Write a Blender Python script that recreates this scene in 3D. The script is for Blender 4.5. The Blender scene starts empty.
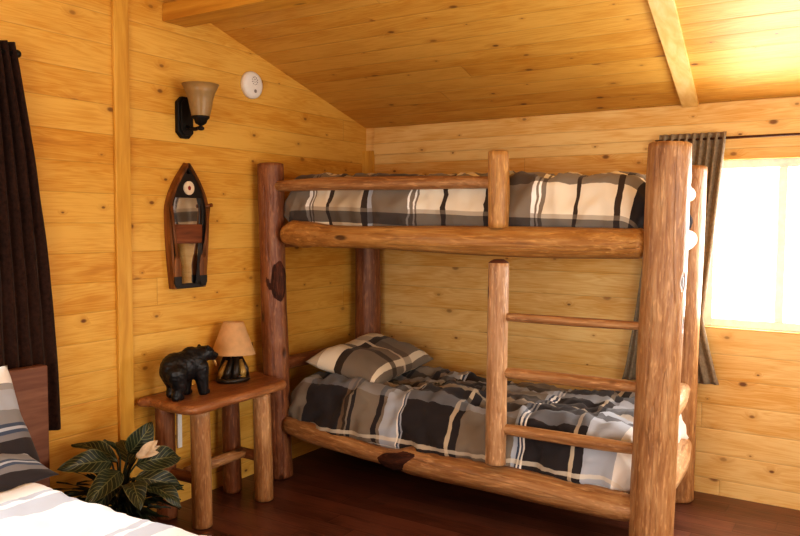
import bpy, bmesh, math, random
from mathutils import Vector, Matrix, noise, geometry
random.seed(7)
SC = bpy.context.scene
COL = SC.collection
PI = math.pi

# ------------------------------------------------------------------ materials
class NT:
    def __init__(s, name):
        s.m = bpy.data.materials.new(name); s.m.use_nodes = True
        s.t = s.m.node_tree; s.t.nodes.clear()
        s.out = s.t.nodes.new('ShaderNodeOutputMaterial')
    def n(s, typ, **kw):
        nd = s.t.nodes.new('ShaderNode' + typ)
        for k, v in kw.items(): setattr(nd, k, v)
        return nd
    def link(s, a, b): s.t.links.new(a, b)
    def put(s, sock, v):
        if hasattr(v, 'is_output'): s.link(v, sock)
        elif v is not None: sock.default_value = v
    def math(s, op, a, b=None, c=None, clamp=False):
        nd = s.n('Math', operation=op, use_clamp=clamp)
        s.put(nd.inputs[0], a)
        if b is not None: s.put(nd.inputs[1], b)
        if c is not None: s.put(nd.inputs[2], c)
        return nd.outputs[0]
    def mix(s, fac, a, b, blend='MIX'):
        nd = s.n('Mix', data_type='RGBA', blend_type=blend)
        s.put(nd.inputs[0], fac)
        for i, v in ((6, a), (7, b)):
            if isinstance(v, tuple) and len(v) == 3: v = v + (1,)
            s.put(nd.inputs[i], v)
        return nd.outputs[2]
    def ramp(s, fac, stops, interp='LINEAR'):
        nd = s.n('ValToRGB'); cr = nd.color_ramp; cr.interpolation = interp
        while len(cr.elements) < len(stops): cr.elements.new(0.5)
        for e, (p, c) in zip(cr.elements, stops):
            e.position = p; e.color = (c + (1,)) if len(c) == 3 else c
        s.put(nd.inputs[0], fac); return nd.outputs[0]
    def noise(s, vec, scale=5, detail=2, rough=.5, dist=0, out=0):
        nd = s.n('TexNoise'); s.put(nd.inputs['Vector'], vec)
        nd.inputs['Scale'].default_value = scale; nd.inputs['Detail'].default_value = detail
        nd.inputs['Roughness'].default_value = rough; nd.inputs['Distortion'].default_value = dist
        return nd.outputs[out]
    def white(s, v):
        nd = s.n('TexWhiteNoise', noise_dimensions='2D'); s.put(nd.inputs['Vector'], v); return nd
    def comb(s, x, y=0.0, z=0.0):
        nd = s.n('CombineXYZ')
        for i, v in enumerate((x, y, z)): s.put(nd.inputs[i], v)
        return nd.outputs[0]
    def sep(s, v):
        nd = s.n('SeparateXYZ'); s.put(nd.inputs[0], v); return nd.outputs
    def obj(s): return s.n('TexCoord').outputs['Object']
    def attr(s, a, out='Vector'): return s.n('Attribute', attribute_name=a).outputs[out]
    def bsdf(s, color, rough=.6, bump=None, bstr=.3, bdist=.01, spec=.4, metal=0, **kw):
        b = s.n('BsdfPrincipled')
        if isinstance(color, tuple) and len(color) == 3: color = color + (1,)
        s.put(b.inputs['Base Color'], color); s.put(b.inputs['Roughness'], rough)
        b.inputs['Specular IOR Level'].default_value = spec; b.inputs['Metallic'].default_value = metal
        for k, v in kw.items(): s.put(b.inputs[k.replace('_', ' ')], v)
        if bump is not None:
            bn = s.n('Bump'); bn.inputs['Strength'].default_value = bstr; bn.inputs['Distance'].default_value = bdist
            s.put(bn.inputs['Height'], bump); s.link(bn.outputs[0], b.inputs['Normal'])
        s.link(b.outputs[0], s.out.inputs[0]); return b

def rgb(h):
    h = h.lstrip('#'); f = lambda c: ((c / 12.92) if c <= .04045 else ((c + .055) / 1.055) ** 2.4)
    return tuple(f(int(h[i:i + 2], 16) / 255) for i in (0, 2, 4))

def plank_mat(name, along, across, tones, width=.14, length=2.6, phase=0., knot=(.13, .045, .012), groove=.30,
              rough=.5, spec=.35, slope=1.0, knots=1.0, grainmix=.68, bstr=.28):
    """Tongue-and-groove boards laid by position in the room: 'along'/'across' name the axes."""
    t = NT(name); o = t.sep(t.obj()); ax = {'x': o[0], 'y': o[1], 'z': o[2]}
    u = ax[along]; v = t.math('MULTIPLY_ADD', ax[across], slope / width, phase)
    row = t.math('FLOOR', v); fr = t.math('FRACT', v)
    r1 = t.white(t.comb(row, 3.7)).outputs['Value']
    ub = t.math('MULTIPLY_ADD', u, 1 / length, t.math('MULTIPLY', r1, 7.0))
    bi = t.math('FLOOR', ub); bf = t.math('FRACT', ub)
    w = t.white(t.comb(row, bi)); wc = t.sep(w.outputs['Color'])
    # knots
    kv = t.comb(t.math('MULTIPLY_ADD', u, 4.2, t.math('MULTIPLY', r1, 57)), t.math('MULTIPLY', v, 1.0), 0.0)
    vo = t.n('TexVoronoi', feature='F1', voronoi_dimensions='2D'); t.put(vo.inputs['Vector'], kv); vo.inputs['Scale'].default_value = 1.0
    vo.inputs['Randomness'].default_value = 1
    d = vo.outputs['Distance']; kc = t.sep(vo.outputs['Color'])
    gate = t.math('GREATER_THAN', kc[0], 1 - .42 * knots)
    size = t.math('MULTIPLY_ADD', t.math('POWER', kc[1], 2.5), .10, .032)
    kn = t.math('MULTIPLY', t.math('SUBTRACT', 1.0, t.math('DIVIDE', d, size), clamp=True), gate)
    kn = t.math('MULTIPLY', kn, 2.0, clamp=True)
    halo = t.math('MULTIPLY', t.math('SUBTRACT', 1.0, t.math('DIVIDE', d, t.math('MULTIPLY', size, 3.2)), clamp=True), gate)
    # grain, bent round the knots
    gy = t.math('ADD', v, t.math('MULTIPLY', halo, .28))
    gv = t.comb(t.math('MULTIPLY_ADD', u, .8, t.math('MULTIPLY', wc[1], 30)), t.math('MULTIPLY', gy, 1.6), t.math('MULTIPLY', row, 3.1))
    g1 = t.noise(gv, 1.6, 3, .55, .6)
    ring = t.math('FRACT', t.math('MULTIPLY', g1, 9.0))
    ring = t.math('ABSOLUTE', t.math('SUBTRACT', ring, .5))
    fine = t.noise(t.comb(t.math('MULTIPLY', u, 3.0), t.math('MULTIPLY', v, 24.0), row), 2.5, 3, .6)
    blot = t.noise(t.comb(t.math('MULTIPLY', u, 2.2), t.math('MULTIPLY', v, 1.1), row), 1.5, 2, .5)
    g = t.math('ADD', t.math('MULTIPLY', ring, .55), t.math('MULTIPLY', fine, .7))
    g = t.math('ADD', t.math('MULTIPLY', g, grainmix), t.math('MULTIPLY_ADD', wc[2], .24, t.math('MULTIPLY_ADD', blot, .62, -.05)))
    c = t.ramp(g, [(.15, tones[0]), (.5, tones[1]), (.85, tones[2])])
    c = t.mix(t.math('MULTIPLY', halo, .45), c, tones[0])
    c = t.mix(t.math('MULTIPLY', kn, t.math('MULTIPLY_ADD', kc[2], .5, .4)), c, knot)
    e = t.math('MINIMUM', fr, t.math('SUBTRACT', 1.0, fr))            # 0 at a joint
    je = t.math('MULTIPLY', t.math('MINIMUM', bf, t.math('SUBTRACT', 1.0, bf)), length / width)
    e = t.math('MINIMUM', e, je)
    line = t.math('SUBTRACT', 1.0, t.math('DIVIDE', e, .022), clamp=True)
    c = t.mix(t.math('MULTIPLY', line, groove), c, tuple(x * .22 for x in tones[0]))
    h = t.math('MULTIPLY', t.math('DIVIDE', e, .07), 1.0, clamp=True)
    h = t.math('ADD', h, t.math('MULTIPLY', fine, .10))
    t.bsdf(c, rough, h, bstr, .006, spec); return t.m

def board_mat(name, tones, rough=.5, axis=2, knots=True):
    """One solid board: grain runs along the given axis."""
    t = NT(name); o = t.sep(t.obj())
    s = [14.0, 14.0, 14.0]; s[axis] = 1.2
    gv = t.comb(*[t.math('MULTIPLY', o[i], s[i]) for i in range(3)])
    g = t.noise(gv, 1.6, 4, .6, .5)
    c = t.ramp(g, [(.3, tones[0]), (.5, tones[1]), (.7, tones[2])])
    if knots:
        s2 = [9.0] * 3; s2[axis] = 3.0
        vo = t.n('TexVoronoi'); t.put(vo.inputs['Vector'], t.comb(*[t.math('MULTIPLY', o[i], s2[i]) for i in range(3)])); vo.inputs['Scale'].default_value = .8
        gate = t.math('GREATER_THAN', t.sep(vo.outputs['Color'])[0], .55)
        k = t.math('MULTIPLY', t.math('MULTIPLY', t.math('SUBTRACT', 1.0, t.math('DIVIDE', vo.outputs['Distance'], .13), clamp=True), gate), 2, clamp=True)
        c = t.mix(t.math('MULTIPLY', k, .8), c, tuple(x * .3 for x in tones[0]))
    t.bsdf(c, rough, g, .15, .004, .35); return t.m

def log_mat(name, tones, rough=.42, dark=(.035, .012, .005)):
    """Peeled varnished log; 'lc' holds (along, across, across) in metres."""
    t = NT(name); a = t.sep(t.attr('lc'))
    v1 = t.comb(t.math('MULTIPLY', a[0], 1.1), t.math('MULTIPLY', a[1], 16), t.math('MULTIPLY', a[2], 16))
    g = t.noise(v1, 1.5, 4, .6, .8)
    v2 = t.comb(t.math('MULTIPLY', a[0], 4), t.math('MULTIPLY', a[1], 34), t.math('MULTIPLY', a[2], 34))
    f = t.noise(v2, 2.2, 3, .65, .3)
    bl = t.noise(t.comb(t.math('MULTIPLY', a[0], 5), t.math('MULTIPLY', a[1], 12), t.math('MULTIPLY', a[2], 12)), 1.3, 3, .6)
    x = t.math('ADD', t.math('MULTIPLY', g, .5), t.math('ADD', t.math('MULTIPLY', f, .3), t.math('MULTIPLY', bl, .25)))
    c = t.ramp(x, [(.30, tones[0]), (.5, tones[1]), (.70, tones[2])])
    # pale flecks where the bark was scraped away, and dark cracks
    fl = t.noise(t.comb(t.math('MULTIPLY', a[0], 9), t.math('MULTIPLY', a[1], 40), t.math('MULTIPLY', a[2], 40)), 2.0, 2, .5)
    c = t.mix(t.math('MULTIPLY', t.math('SUBTRACT', fl, .56, clamp=True), 3.0, clamp=True), c, tuple(min(1, y * 1.35) for y in tones[2]))
    cr = t.math('ABSOLUTE', t.math('SUBTRACT', t.noise(t.comb(t.math('MULTIPLY', a[0], .7), t.math('MULTIPLY', a[1], 13), t.math('MULTIPLY', a[2], 13)), 1.1, 1, .5, .4), .5))
    cr = t.math('SUBTRACT', 1.0, t.math('DIVIDE', cr, .012), clamp=True)
    c = t.mix(t.math('MULTIPLY', cr, .22), c, dark)
    vo = t.n('TexVoronoi'); t.put(vo.inputs['Vector'], t.comb(t.math('MULTIPLY', a[0], 4.2), t.math('MULTIPLY', a[1], 9), t.math('MULTIPLY', a[2], 9))); vo.inputs['Scale'].default_value = 1.0
    kc = t.sep(vo.outputs['Color'])
    k = t.math('MULTIPLY', t.math('MULTIPLY', t.math('SUBTRACT', 1.0, t.math('DIVIDE', vo.outputs['Distance'], .17), clamp=True), t.math('GREATER_THAN', kc[0], .55)), 2.4, clamp=True)
    c = t.mix(t.math('MULTIPLY', k, .85), c, dark)
    h = t.math('SUBTRACT', t.math('ADD', t.math('MULTIPLY', f, .5), bl), t.math('ADD', t.math('MULTIPLY', cr, .25), t.math('MULTIPLY', k, .6)))
    t.bsdf(c, rough, h, .75, .010, .45); return t.m

def plaid_mat(name, warp, weft, pw, pf, ow=0., of=0., lift=None):
    """Woven plaid: two stripe sequences, averaged like yarns crossing."""
    t = NT(name); uv = t.sep(t.n('UVMap').outputs[0])
    def seq(coord, stops, per, off):
        wv = t.math('ADD', coord, t.math('MULTIPLY', t.math('SUBTRACT', t.noise(t.obj(), 6, 2), .5), .012))
        return t.ramp(t.math('FRACT', t.math('MULTIPLY_ADD', wv, 1 / per, off)), [(p / per if per > 1 else p, q) for p, q in stops], 'CONSTANT')
    a = seq(uv[0], warp, pw, ow); b = seq(uv[1], weft, pf, of)
    c = t.mix(b.node.outputs['Alpha'], a, b)
    hz = t.noise(t.obj(), 260, 1, .5)
    c = t.mix(t.math('MULTIPLY', hz, .34), c, (.5, .46, .40), 'OVERLAY')
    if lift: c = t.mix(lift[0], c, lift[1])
    we = t.math('ADD', t.math('SINE', t.math('MULTIPLY', uv[0], 1600)), t.math('SINE', t.math('MULTIPLY', uv[1], 1600)))
    t.bsdf(c, .85, t.math('ADD', hz, t.math('MULTIPLY', we, .1)), .15, .002, .15, Sheen_Weight=.15); return t.m

def cloth_mat(name, c0, c1, scale=30, rough=.9, stretch=1):
    t = NT(name); o = t.sep(t.obj())
    g = t.noise(t.comb(t.math('MULTIPLY', o[0], stretch), t.math('MULTIPLY', o[1], stretch), o[2]), scale, 3, .6)
    c = t.ramp(g, [(.3, c0), (.7, c1)]); t.bsdf(c, rough, g, .15, .002, .12, Sheen_Weight=.1); return t.m

def plain(name, c0, rough=.5, spec=.4, metal=0, var=.12, scale=40, **kw):
    t = NT(name); g = t.noise(t.obj(), scale, 3, .6)
    c = t.ramp(g, [(.3, tuple(x * (1 - var) for x in c0)), (.7, tuple(min(1, x * (1 + var)) for x in c0))])
    t.bsdf(c, rough, g, .12, .002, spec, metal, **kw); return t.m

PINE = (rgb('AE701F'), rgb('D09636'), rgb('E3B65A'))
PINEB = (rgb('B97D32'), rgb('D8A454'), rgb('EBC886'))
CEIL = (rgb('AA6C20'), rgb('C88E34'), rgb('DCAC54'))
M = {}
M['wall_l'] = plank_mat('pine_planks_left_wall', 'y', 'z', PINE, phase=.35, length=9.0)
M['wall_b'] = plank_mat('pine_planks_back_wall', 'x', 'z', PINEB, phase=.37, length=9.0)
M['wall_f'] = plank_mat('pine_planks_front_wall', 'x', 'z', PINE, phase=.1)
M['wall_r'] = plank_mat('pine_planks_right_wall', 'y', 'z', PINE, phase=.2)
M['ceil'] = plank_mat('pine_planks_ceiling', 'x', 'y', CEIL, slope=1.04, phase=.2, length=9.0, knots=.8)
M['floor'] = plank_mat('dark_laminate_floor', 'x', 'y', (rgb('2C1810'), rgb('4C2A1D'), rgb('74493A')), width=.125, length=1.3,
                       knot=(.03, .012, .008), rough=.33, spec=.45, knots=.15, groove=.6, bstr=.15)
M['beam'] = board_mat('pine_beam', (rgb('BC842E'), rgb('CC9638'), rgb('D8A648')), axis=0)
M['trim'] = board_mat('pine_trim_upright', (rgb('C48E36'), rgb('D6A444'), rgb('E2B65A')), axis=2)
M['trimx'] = board_mat('pine_trim_level', (rgb('B27430'), rgb('CC9246'), rgb('DDAA60')), axis=0)
M['strip'] = board_mat('pine_ceiling_batten', (rgb('DCB060'), rgb('E8C27A'), rgb('F0D092')), axis=1)
M['log'] = log_mat('peeled_log', (rgb('5E3B22'), rgb('9C6F44'), rgb('C49C6E')))
M['logd'] = log_mat('peeled_log_reddish', (rgb('4A2715'), rgb('7C4A2C'), rgb('A0704A')))
M['logg'] = log_mat('peeled_log_golden', (rgb('6C4520'), rgb('A6763C'), rgb('CBA062')))
M['logp'] = log_mat('peeled_log_pale', (rgb('7A5236'), rgb('B0855C'), rgb('D2AE86')))
M['bark'] = log_mat('torn_bark_knot', (rgb('1C0E08'), rgb('3A1C10'), rgb('6A3A22')), rough=.8)
M['cutend'] = plain('log_cut_end', rgb('5A3522'), .7)
M['table'] = log_mat('nightstand_slab', (rgb('6E4022'), rgb('935E36'), rgb('B07C50')), rough=.35)
CH, DB, TP, BG, CR, LG, WH, BL = rgb('343032'), rgb('43382F'), rgb('857B6F'), rgb('BFB29C'), rgb('E9E0CE'), rgb('B2BAC6'), rgb('F4F2EE'), rgb('46536A')
NO = (0, 0, 0, 0)
def A(c, a): return c + (a,)
warpU = [(0, TP), (.355, WH), (.366, TP), (.378, WH), (.39, TP), (.40, CR), (.50, DB), (.527, BG), (.735, DB), (.765, LG), (.80, TP), (1.035, WH), (1.045, TP), (1.057, WH), (1.067, TP), (1.08, CR),
         (1.215, DB), (1.242, CR), (1.47, DB), (1.50, LG), (1.54, TP), (1.715, WH), (1.727, TP), (1.74, WH), (1.753, TP), (1.77, CR), (1.91, DB), (1.938, CR), (2.105, DB), (2.135, CR), (2.21, CH)]
weftU = [(0, NO), (.05, A(CH, .82)), (.115, A(TP, .55)), (.14, NO), (.285, A(DB, .75)), (.37, NO), (.45, A(CH, .8)), (.6, A(CR, .5)), (.7, NO), (.9, A(CH, .8)), (1.0, NO)]
warpL = [(0, TP), (.33, CH), (.595, A(rgb('6E5C4A'), 1)), (.61, DB), (.635, TP), (.645, CH), (.665, TP), (.81, CH), (.84, TP), (.86, LG), (.955, BL), (.963, WH), (.972, BL), (.982, LG), (.99, CH),
         (1.275, BG), (1.292, CH), (1.335, TP), (1.50, TP), (1.625, LG), (1.64, BL), (1.648, WH), (1.66, BL), (1.668, WH), (1.68, CH), (1.925, BG), (1.947, CH), (1.99, LG), (2.15, WH)]
weftL = [(0, NO), (.085, A(WH, .6)), (.090, NO), (.108, A(WH, .6)), (.113, NO), (.145, A(CR, .62)), (.162, NO), (.36, A(LG, .32)), (.45, A(CH, .75)), (.52, NO), (.56, A(BG, .6)), (.585, A(CH, .75)), (.70, NO), (.80, A(LG, .6)), (.88, A(CH, .7)), (.96, NO)]
M['plaidA'] = plaid_mat('taupe_cream_plaid', warpU, weftU, 2.6, 1.8)
M['plaidB'] = plaid_mat('charcoal_grey_plaid', warpL, weftL, 2.6, 1.8)
M['plaidP'] = plaid_mat('charcoal_grey_plaid_pillow', [(0, BG), (.10, CR), (.26, DB), (.33, TP), (.62, CR), (.66, TP), (.78, DB), (.85, LG)], [(0, NO), (.42, A(DB, .8)), (.52, NO), (.70, A(CR, .75)), (.75, A(DB, .4)), (.9, NO)], .72, .5)
M['plaidQ'] = plaid_mat('pale_grey_plaid_pillow', [(0, WH), (.20, rgb('A0A2A6')), (.26, LG), (.44, rgb('8C8E92')), (.56, BL), (.59, LG), (.62, BL), (.65, rgb('7C7C80')), (.70, CH)], [(0, NO), (.3, A(rgb('8C9AAE'), .6)), (.42, NO), (.62, A(CH, .5)), (.65, NO)], .46, .7)
M['plaidW'] = plaid_mat('plaid_cover_painted_sun', [(0, WH), (.3, LG), (.36, WH), (.42, LG), (.6, WH)], [(0, NO), (.3, A(LG, .25)), (.4, NO), (.45, A(LG, .25)), (.6, NO)], .5, .5, lift=(.2, rgb('DDE4F0')))  # sun overexposure painted in: the plaid coloured nearly white
M['sheet'] = cloth_mat('white_sheet', rgb('D8D2C6'), rgb('EEE9DF'))
M['curt'] = cloth_mat('taupe_curtain', rgb('7A6D59'), rgb('968873'), 60)
M['curtd'] = cloth_mat('dark_brown_curtain', rgb('24150F'), rgb('3A251D'), 60)
M['blackm'] = plain('black_iron', rgb('1B1815'), .5, .4, .3)
M['rod'] = plain('brown_rod', rgb('4A2B18'), .4)
M['white'] = plain('white_plastic', rgb('ECEAE4'), .45, var=.03)
M['plate'] = plain('pale_grey_plastic', rgb('B9B29A'), .5, var=.05)
M['greyp'] = plain('grey_plastic', rgb('8B8780'), .5)
M['head'] = board_mat('brown_headboard_wood', (rgb('644030'), rgb('7A5240'), rgb('8E6650')), axis=1, knots=False)
M['bear'] = plain('black_bear_resin', rgb('141417'), .42, .45, 0, .3, 90)
M['fish'] = plain('pale_fish', rgb('C79A5C'), .5)
M['lampb'] = plain('dark_bronze', rgb('2A2117'), .4, .5, .2, .4, 60)
M['gold'] = plain('gilt_highlight', rgb('A9894A'), .4, .5, .3, .3)
M['mirror'] = NT('mirror_glass'); M['mirror'].bsdf((.86, .85, .82), .04, metal=1); M['mirror'] = M['mirror'].m
M['mwood'] = board_mat('boat_wood', (rgb('3E2410'), rgb('70441E'), rgb('94602E')), axis=2, knots=False)
M['mdark'] = plain('black_painted_wood', rgb('1E1814'), .5)
M['mred'] = plain('red_paint', rgb('8E2A1C'), .5)
M['mcream'] = plain('cream_paint', rgb('E3D3B8'), .5)
M['thwart'] = board_mat('boat_seat_wood', (rgb('4A2614'), rgb('7A4526'), rgb('955C36')), axis=1, knots=False)
M['pot'] = plain('terracotta_brown_pot', rgb('4A2A1A'), .7)
M['soil'] = plain('dark_soil', rgb('1F150E'), .95)
def shade_mat(name, c, tr, rough=.8, streak=False):
    t = NT(name); g = t.noise(t.obj(), 25, 3, .6)
    col = t.ramp(g, [(.3, tuple(x * .85 for x in c)), (.7, c)])
    b = t.n('BsdfPrincipled'); t.put(b.inputs['Base Color'], col); b.inputs['Roughness'].default_value = rough
    tl = t.n('BsdfTranslucent'); t.put(tl.inputs[0], col)
    mx = t.n('MixShader'); mx.inputs[0].default_value = tr
    t.link(b.outputs[0], mx.inputs[1]); t.link(tl.outputs[0], mx.inputs[2]); t.link(mx.outputs[0], t.out.inputs[0]); return t.m
M['lshade'] = shade_mat('tan_paper_shade', rgb('F2CC98'), .35)
M['sshade'] = shade_mat('amber_glass_shade', rgb('B99A66'), .3, .3)
def leaf_mat():
    t = NT('striped_leaf'); uv = t.sep(t.n('UVMap').outputs[0])
    side = t.math('ABSOLUTE', t.math('SUBTRACT', uv[1], .5))
    st = t.math('FRACT', t.math('MULTIPLY', t.math('SUBTRACT', uv[0], t.math('MULTIPLY', side, .55)), 9))
    s = t.math('LESS_THAN', st, .17); mid = t.math('LESS_THAN', side, .02)
    s = t.math('MAXIMUM', s, mid)
    edge = t.math('GREATER_THAN', side, .47)
    g = t.noise(t.obj(), 30, 2)
    c = t.ramp(g, [(.3, rgb('161E10')), (.7, rgb('2B3620'))])
    c = t.mix(t.math('MULTIPLY', t.math('MAXIMUM', s, edge), .7), c, rgb('7C7B52'))
    t.bsdf(c, .45, s, .1, .002, .4); return t.m
M['leaf'] = leaf_mat()
M['fern'] = plain('dark_green_fern', rgb('1F2A18'), .6)
M['bract'] = plain('pale_pink_bract', rgb('CDB79A'), .6)
def glass_mat():
    t = NT('window_glass'); a = t.n('BsdfTransparent'); b = t.n('BsdfGlossy'); b.inputs['Roughness'].default_value = .02
    mx = t.n('MixShader'); mx.inputs[0].default_value = .05
    t.link(a.outputs[0], mx.inputs[1]); t.link(b.outputs[0], mx.inputs[2]); t.link(mx.outputs[0], t.out.inputs[0]); return t.m
M['glass'] = glass_mat()
M['wframe'] = shade_mat('white_vinyl_window_frame', rgb('F4F1EA'), .12, .5)

# ------------------------------------------------------------------ object helpers
def empty(name, loc, label=None, cat=None, group=None):
    o = bpy.data.objects.new(name, None); COL.objects.link(o); o.location = loc; o.empty_display_size = .05
    return tag(o, label, cat, group) if label else o
def tag(o, label, cat, group=None):
    o['label'] = label; o['category'] = cat
    if group: o['group'] = group
    return o
def absloc(o):
    v = Vector((0, 0, 0))
    while o: v += o.location; o = o.parent
    return v
def mk(name, bm, mat, parent=None, smooth=True, origin=None):
    """Link a mesh whose coordinates are given in the room's own frame."""
    base = absloc(parent) if parent else Vector((0, 0, 0))
    loc = Vector(origin) - base if origin is not None else Vector((0, 0, 0))
    sh = base + loc
    for v in bm.verts: v.co -= sh
    me = bpy.data.meshes.new(name); bm.to_mesh(me); bm.free()
    for p in me.polygons: p.use_smooth = smooth
    if isinstance(mat, (list, tuple)):
        for m in mat: me.materials.append(m)
    else: me.materials.append(mat)
    o = bpy.data.objects.new(name, me); COL.objects.link(o); o.parent = parent; o.location = loc
    return o
def struct(name, bm, mat, parent=None, smooth=False):
    o = mk(name, bm, mat, parent, smooth)
    if parent is None: o['kind'] = 'structure'
    return o
def box(bm, a, b, bev=0, seg=2):
    a, b = Vector(a), Vector(b); t = bmesh.new()
    bmesh.ops.create_cube(t, size=1)
    for v in t.verts: v.co = Vector([(a[i] + b[i]) / 2 + v.co[i] * (b[i] - a[i]) for i in range(3)])
    if bev: bmesh.ops.bevel(t, geom=t.edges[:], offset=bev, segments=seg, affect='EDGES', profile=.5)
    join(bm, t); return bm
def join(bm, t, mi=None):
    me = bpy.data.meshes.new('tmp'); t.to_mesh(me); t.free()
    n = len(bm.faces); bm.from_mesh(me); bpy.data.meshes.remove(me)
    if mi is not None:
        bm.faces.ensure_lookup_table()
        for f in bm.faces[n:]: f.material_index = mi
    return bm
def B(): return bmesh.new()
def lathe(bm, prof, c=(0, 0, 0), n=32, cap=True, sx=1, sy=1):
    rings = []
    for r, z in prof:
        rings.append([bm.verts.new((c[0] + r * sx * math.cos(2 * PI * i / n), c[1] + r * sy * math.sin(2 * PI * i / n), c[2] + z)) for i in range(n)])
    for a, b in zip(rings, rings[1:]):
        for i in range(n): bm.faces.new((a[i], a[(i + 1) % n], b[(i + 1) % n], b[i]))
    if cap: bm.faces.new(rings[0][::-1]); bm.faces.new(rings[-1])
    return bm
def tube(bm, pts, r, n=10):
    """Round bar through points; r a number or one per point."""
    pts = [Vector(p) for p in pts]; rs = r if isinstance(r, (list, tuple)) else [r] * len(pts)
    rings = []; ref = None
    for i, p in enumerate(pts):
        d = (pts[min(i + 1, len(pts) - 1)] - pts[max(i - 1, 0)]).normalized()
        if ref is None: ref = d.orthogonal().normalized()
        ref = (ref - d * ref.dot(d)).normalized(); b = d.cross(ref)
        rings.append([bm.verts.new(p + (ref * math.cos(2 * PI * k / n) + b * math.sin(2 * PI * k / n)) * rs[i]) for k in range(n)])
    for a, b in zip(rings, rings[1:]):
        for k in range(n): bm.faces.new((a[k], a[(k + 1) % n], b[(k + 1) % n], b[k]))
    bm.faces.new(rings[0][::-1]); bm.faces.new(rings[-1]); return bm
def prism(bm, poly, axis_pts, bev=0):
    """poly: list of 3D points; extruded by the vector axis_pts."""
    t = bmesh.new(); vs = [t.verts.new(p) for p in poly]; f = t.faces.new(vs)
    ex = bmesh.ops.extrude_face_region(t, geom=[f]); d = Vector(axis_pts)
    for v in [g for g in ex['geom'] if isinstance(g, bmesh.types.BMVert)]: v.co += d
    bmesh.ops.recalc_face_normals(t, faces=t.faces[:])
    if bev: bmesh.ops.bevel(t, geom=t.edges[:], offset=bev, segments=2, affect='EDGES', profile=.5)
    return join(bm, t)

def log(name, ctrl, mat, parent, seed=0, rough=.035, bumps=(), chamfer=.012, nseg=None, sides=28, squash=None, dark_ends=False, clen=None):
    """A peeled log: ctrl = [(point, radius)...]; bumps = [(t, angle, height, length)]."""
    P = [Vector(c[0]) for c in ctrl]; R = [c[1] for c in ctrl]
    L = sum((b - a).length for a, b in zip(P, P[1:])); nseg = nseg or max(12, int(L / .03))
    def cat(arr, t):
        x = t * (len(arr) - 1); i = min(int(x), len(arr) - 2); f = x - i
        a, b, c, d = arr[max(i - 1, 0)], arr[i], arr[i + 1], arr[min(i + 2, len(arr) - 1)]
        return b + (c - a) * (.5 * f) + (a * 2 - b * 5 + c * 4 - d) * (.5 * f * f) + (b * 3 - a - c * 3 + d) * (.5 * f ** 3)
    ax = (P[-1] - P[0]).normalized(); ref = Vector((0, 0, 1)) if abs(ax.z) < .8 else Vector((0, -1, 0))
    ref = (ref - ax * ref.dot(ax)).normalized(); bi = ax.cross(ref)
    bm = bmesh.new(); lay = bm.verts.layers.float_vector.new('lc'); rings = []
    cl_ = (clen or chamfer) / L
    ts = [0, cl_ * .5] + [cl_ + (1 - 2 * cl_) * i / nseg for i in range(nseg + 1)] + [1 - cl_ * .5, 1]
    off = Vector((seed * 3.71, seed * 1.37, seed * 7.9))
    for j, t in enumerate(ts):
        p = cat(P, t); r0 = cat(R, t)
        if j in (0, len(ts) - 1): r0 -= chamfer
        elif j in (1, len(ts) - 2): r0 -= chamfer * .42
        ring = []
        for k in range(sides):
            a = 2 * PI * k / sides; q = Vector((math.cos(a), math.sin(a), 0))
            n1 = noise.noise(Vector((t * L * 2.2, q.x * .9, q.y * .9)) + off)
            n2 = noise.noise(Vector((t * L * 7, q.x * 2.6, q.y * 2.6)) + off * 2)
            rr = r0 * (1 + rough * 1.6 * n1 + rough * .6 * n2)
            for bt, ba, bh, bl in bumps:
                da = math.atan2(math.sin(a - ba), math.cos(a - ba))
                rr += bh * math.exp(-((t - bt) * L / bl) ** 2 - (da / .7) ** 2)
            v = bm.verts.new(p + (ref * q.x + bi * q.y) * rr)
            v[lay] = (t * L + seed * 2.3, q.x * r0 + seed, q.y * r0)
            ring.append(v)
        rings.append(ring)
    for a, b in zip(rings, rings[1:]):
        for k in range(sides): bm.faces.new((a[k], a[(k + 1) % sides], b[(k + 1) % sides], b[k]))
    bm.faces.new(rings[0][::-1]); bm.faces.new(rings[-1])
    bmesh.ops.recalc_face_normals(bm, faces=bm.faces[:])
    o = mk(name, bm, mat, parent)
    for pl in o.data.polygons:
        if len(pl.vertices) > 4: pl.use_smooth = False
    if dark_ends:                                  # sawn and chamfered ends show darker wood
        o.data.materials.append(M['cutend'])
        for pl in o.data.polygons:
            if len(pl.vertices) > 4 or min(pl.vertices) < sides * 2 or min(pl.vertices) >= sides * (len(ts) - 3): pl.material_index = 1
    return o

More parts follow.
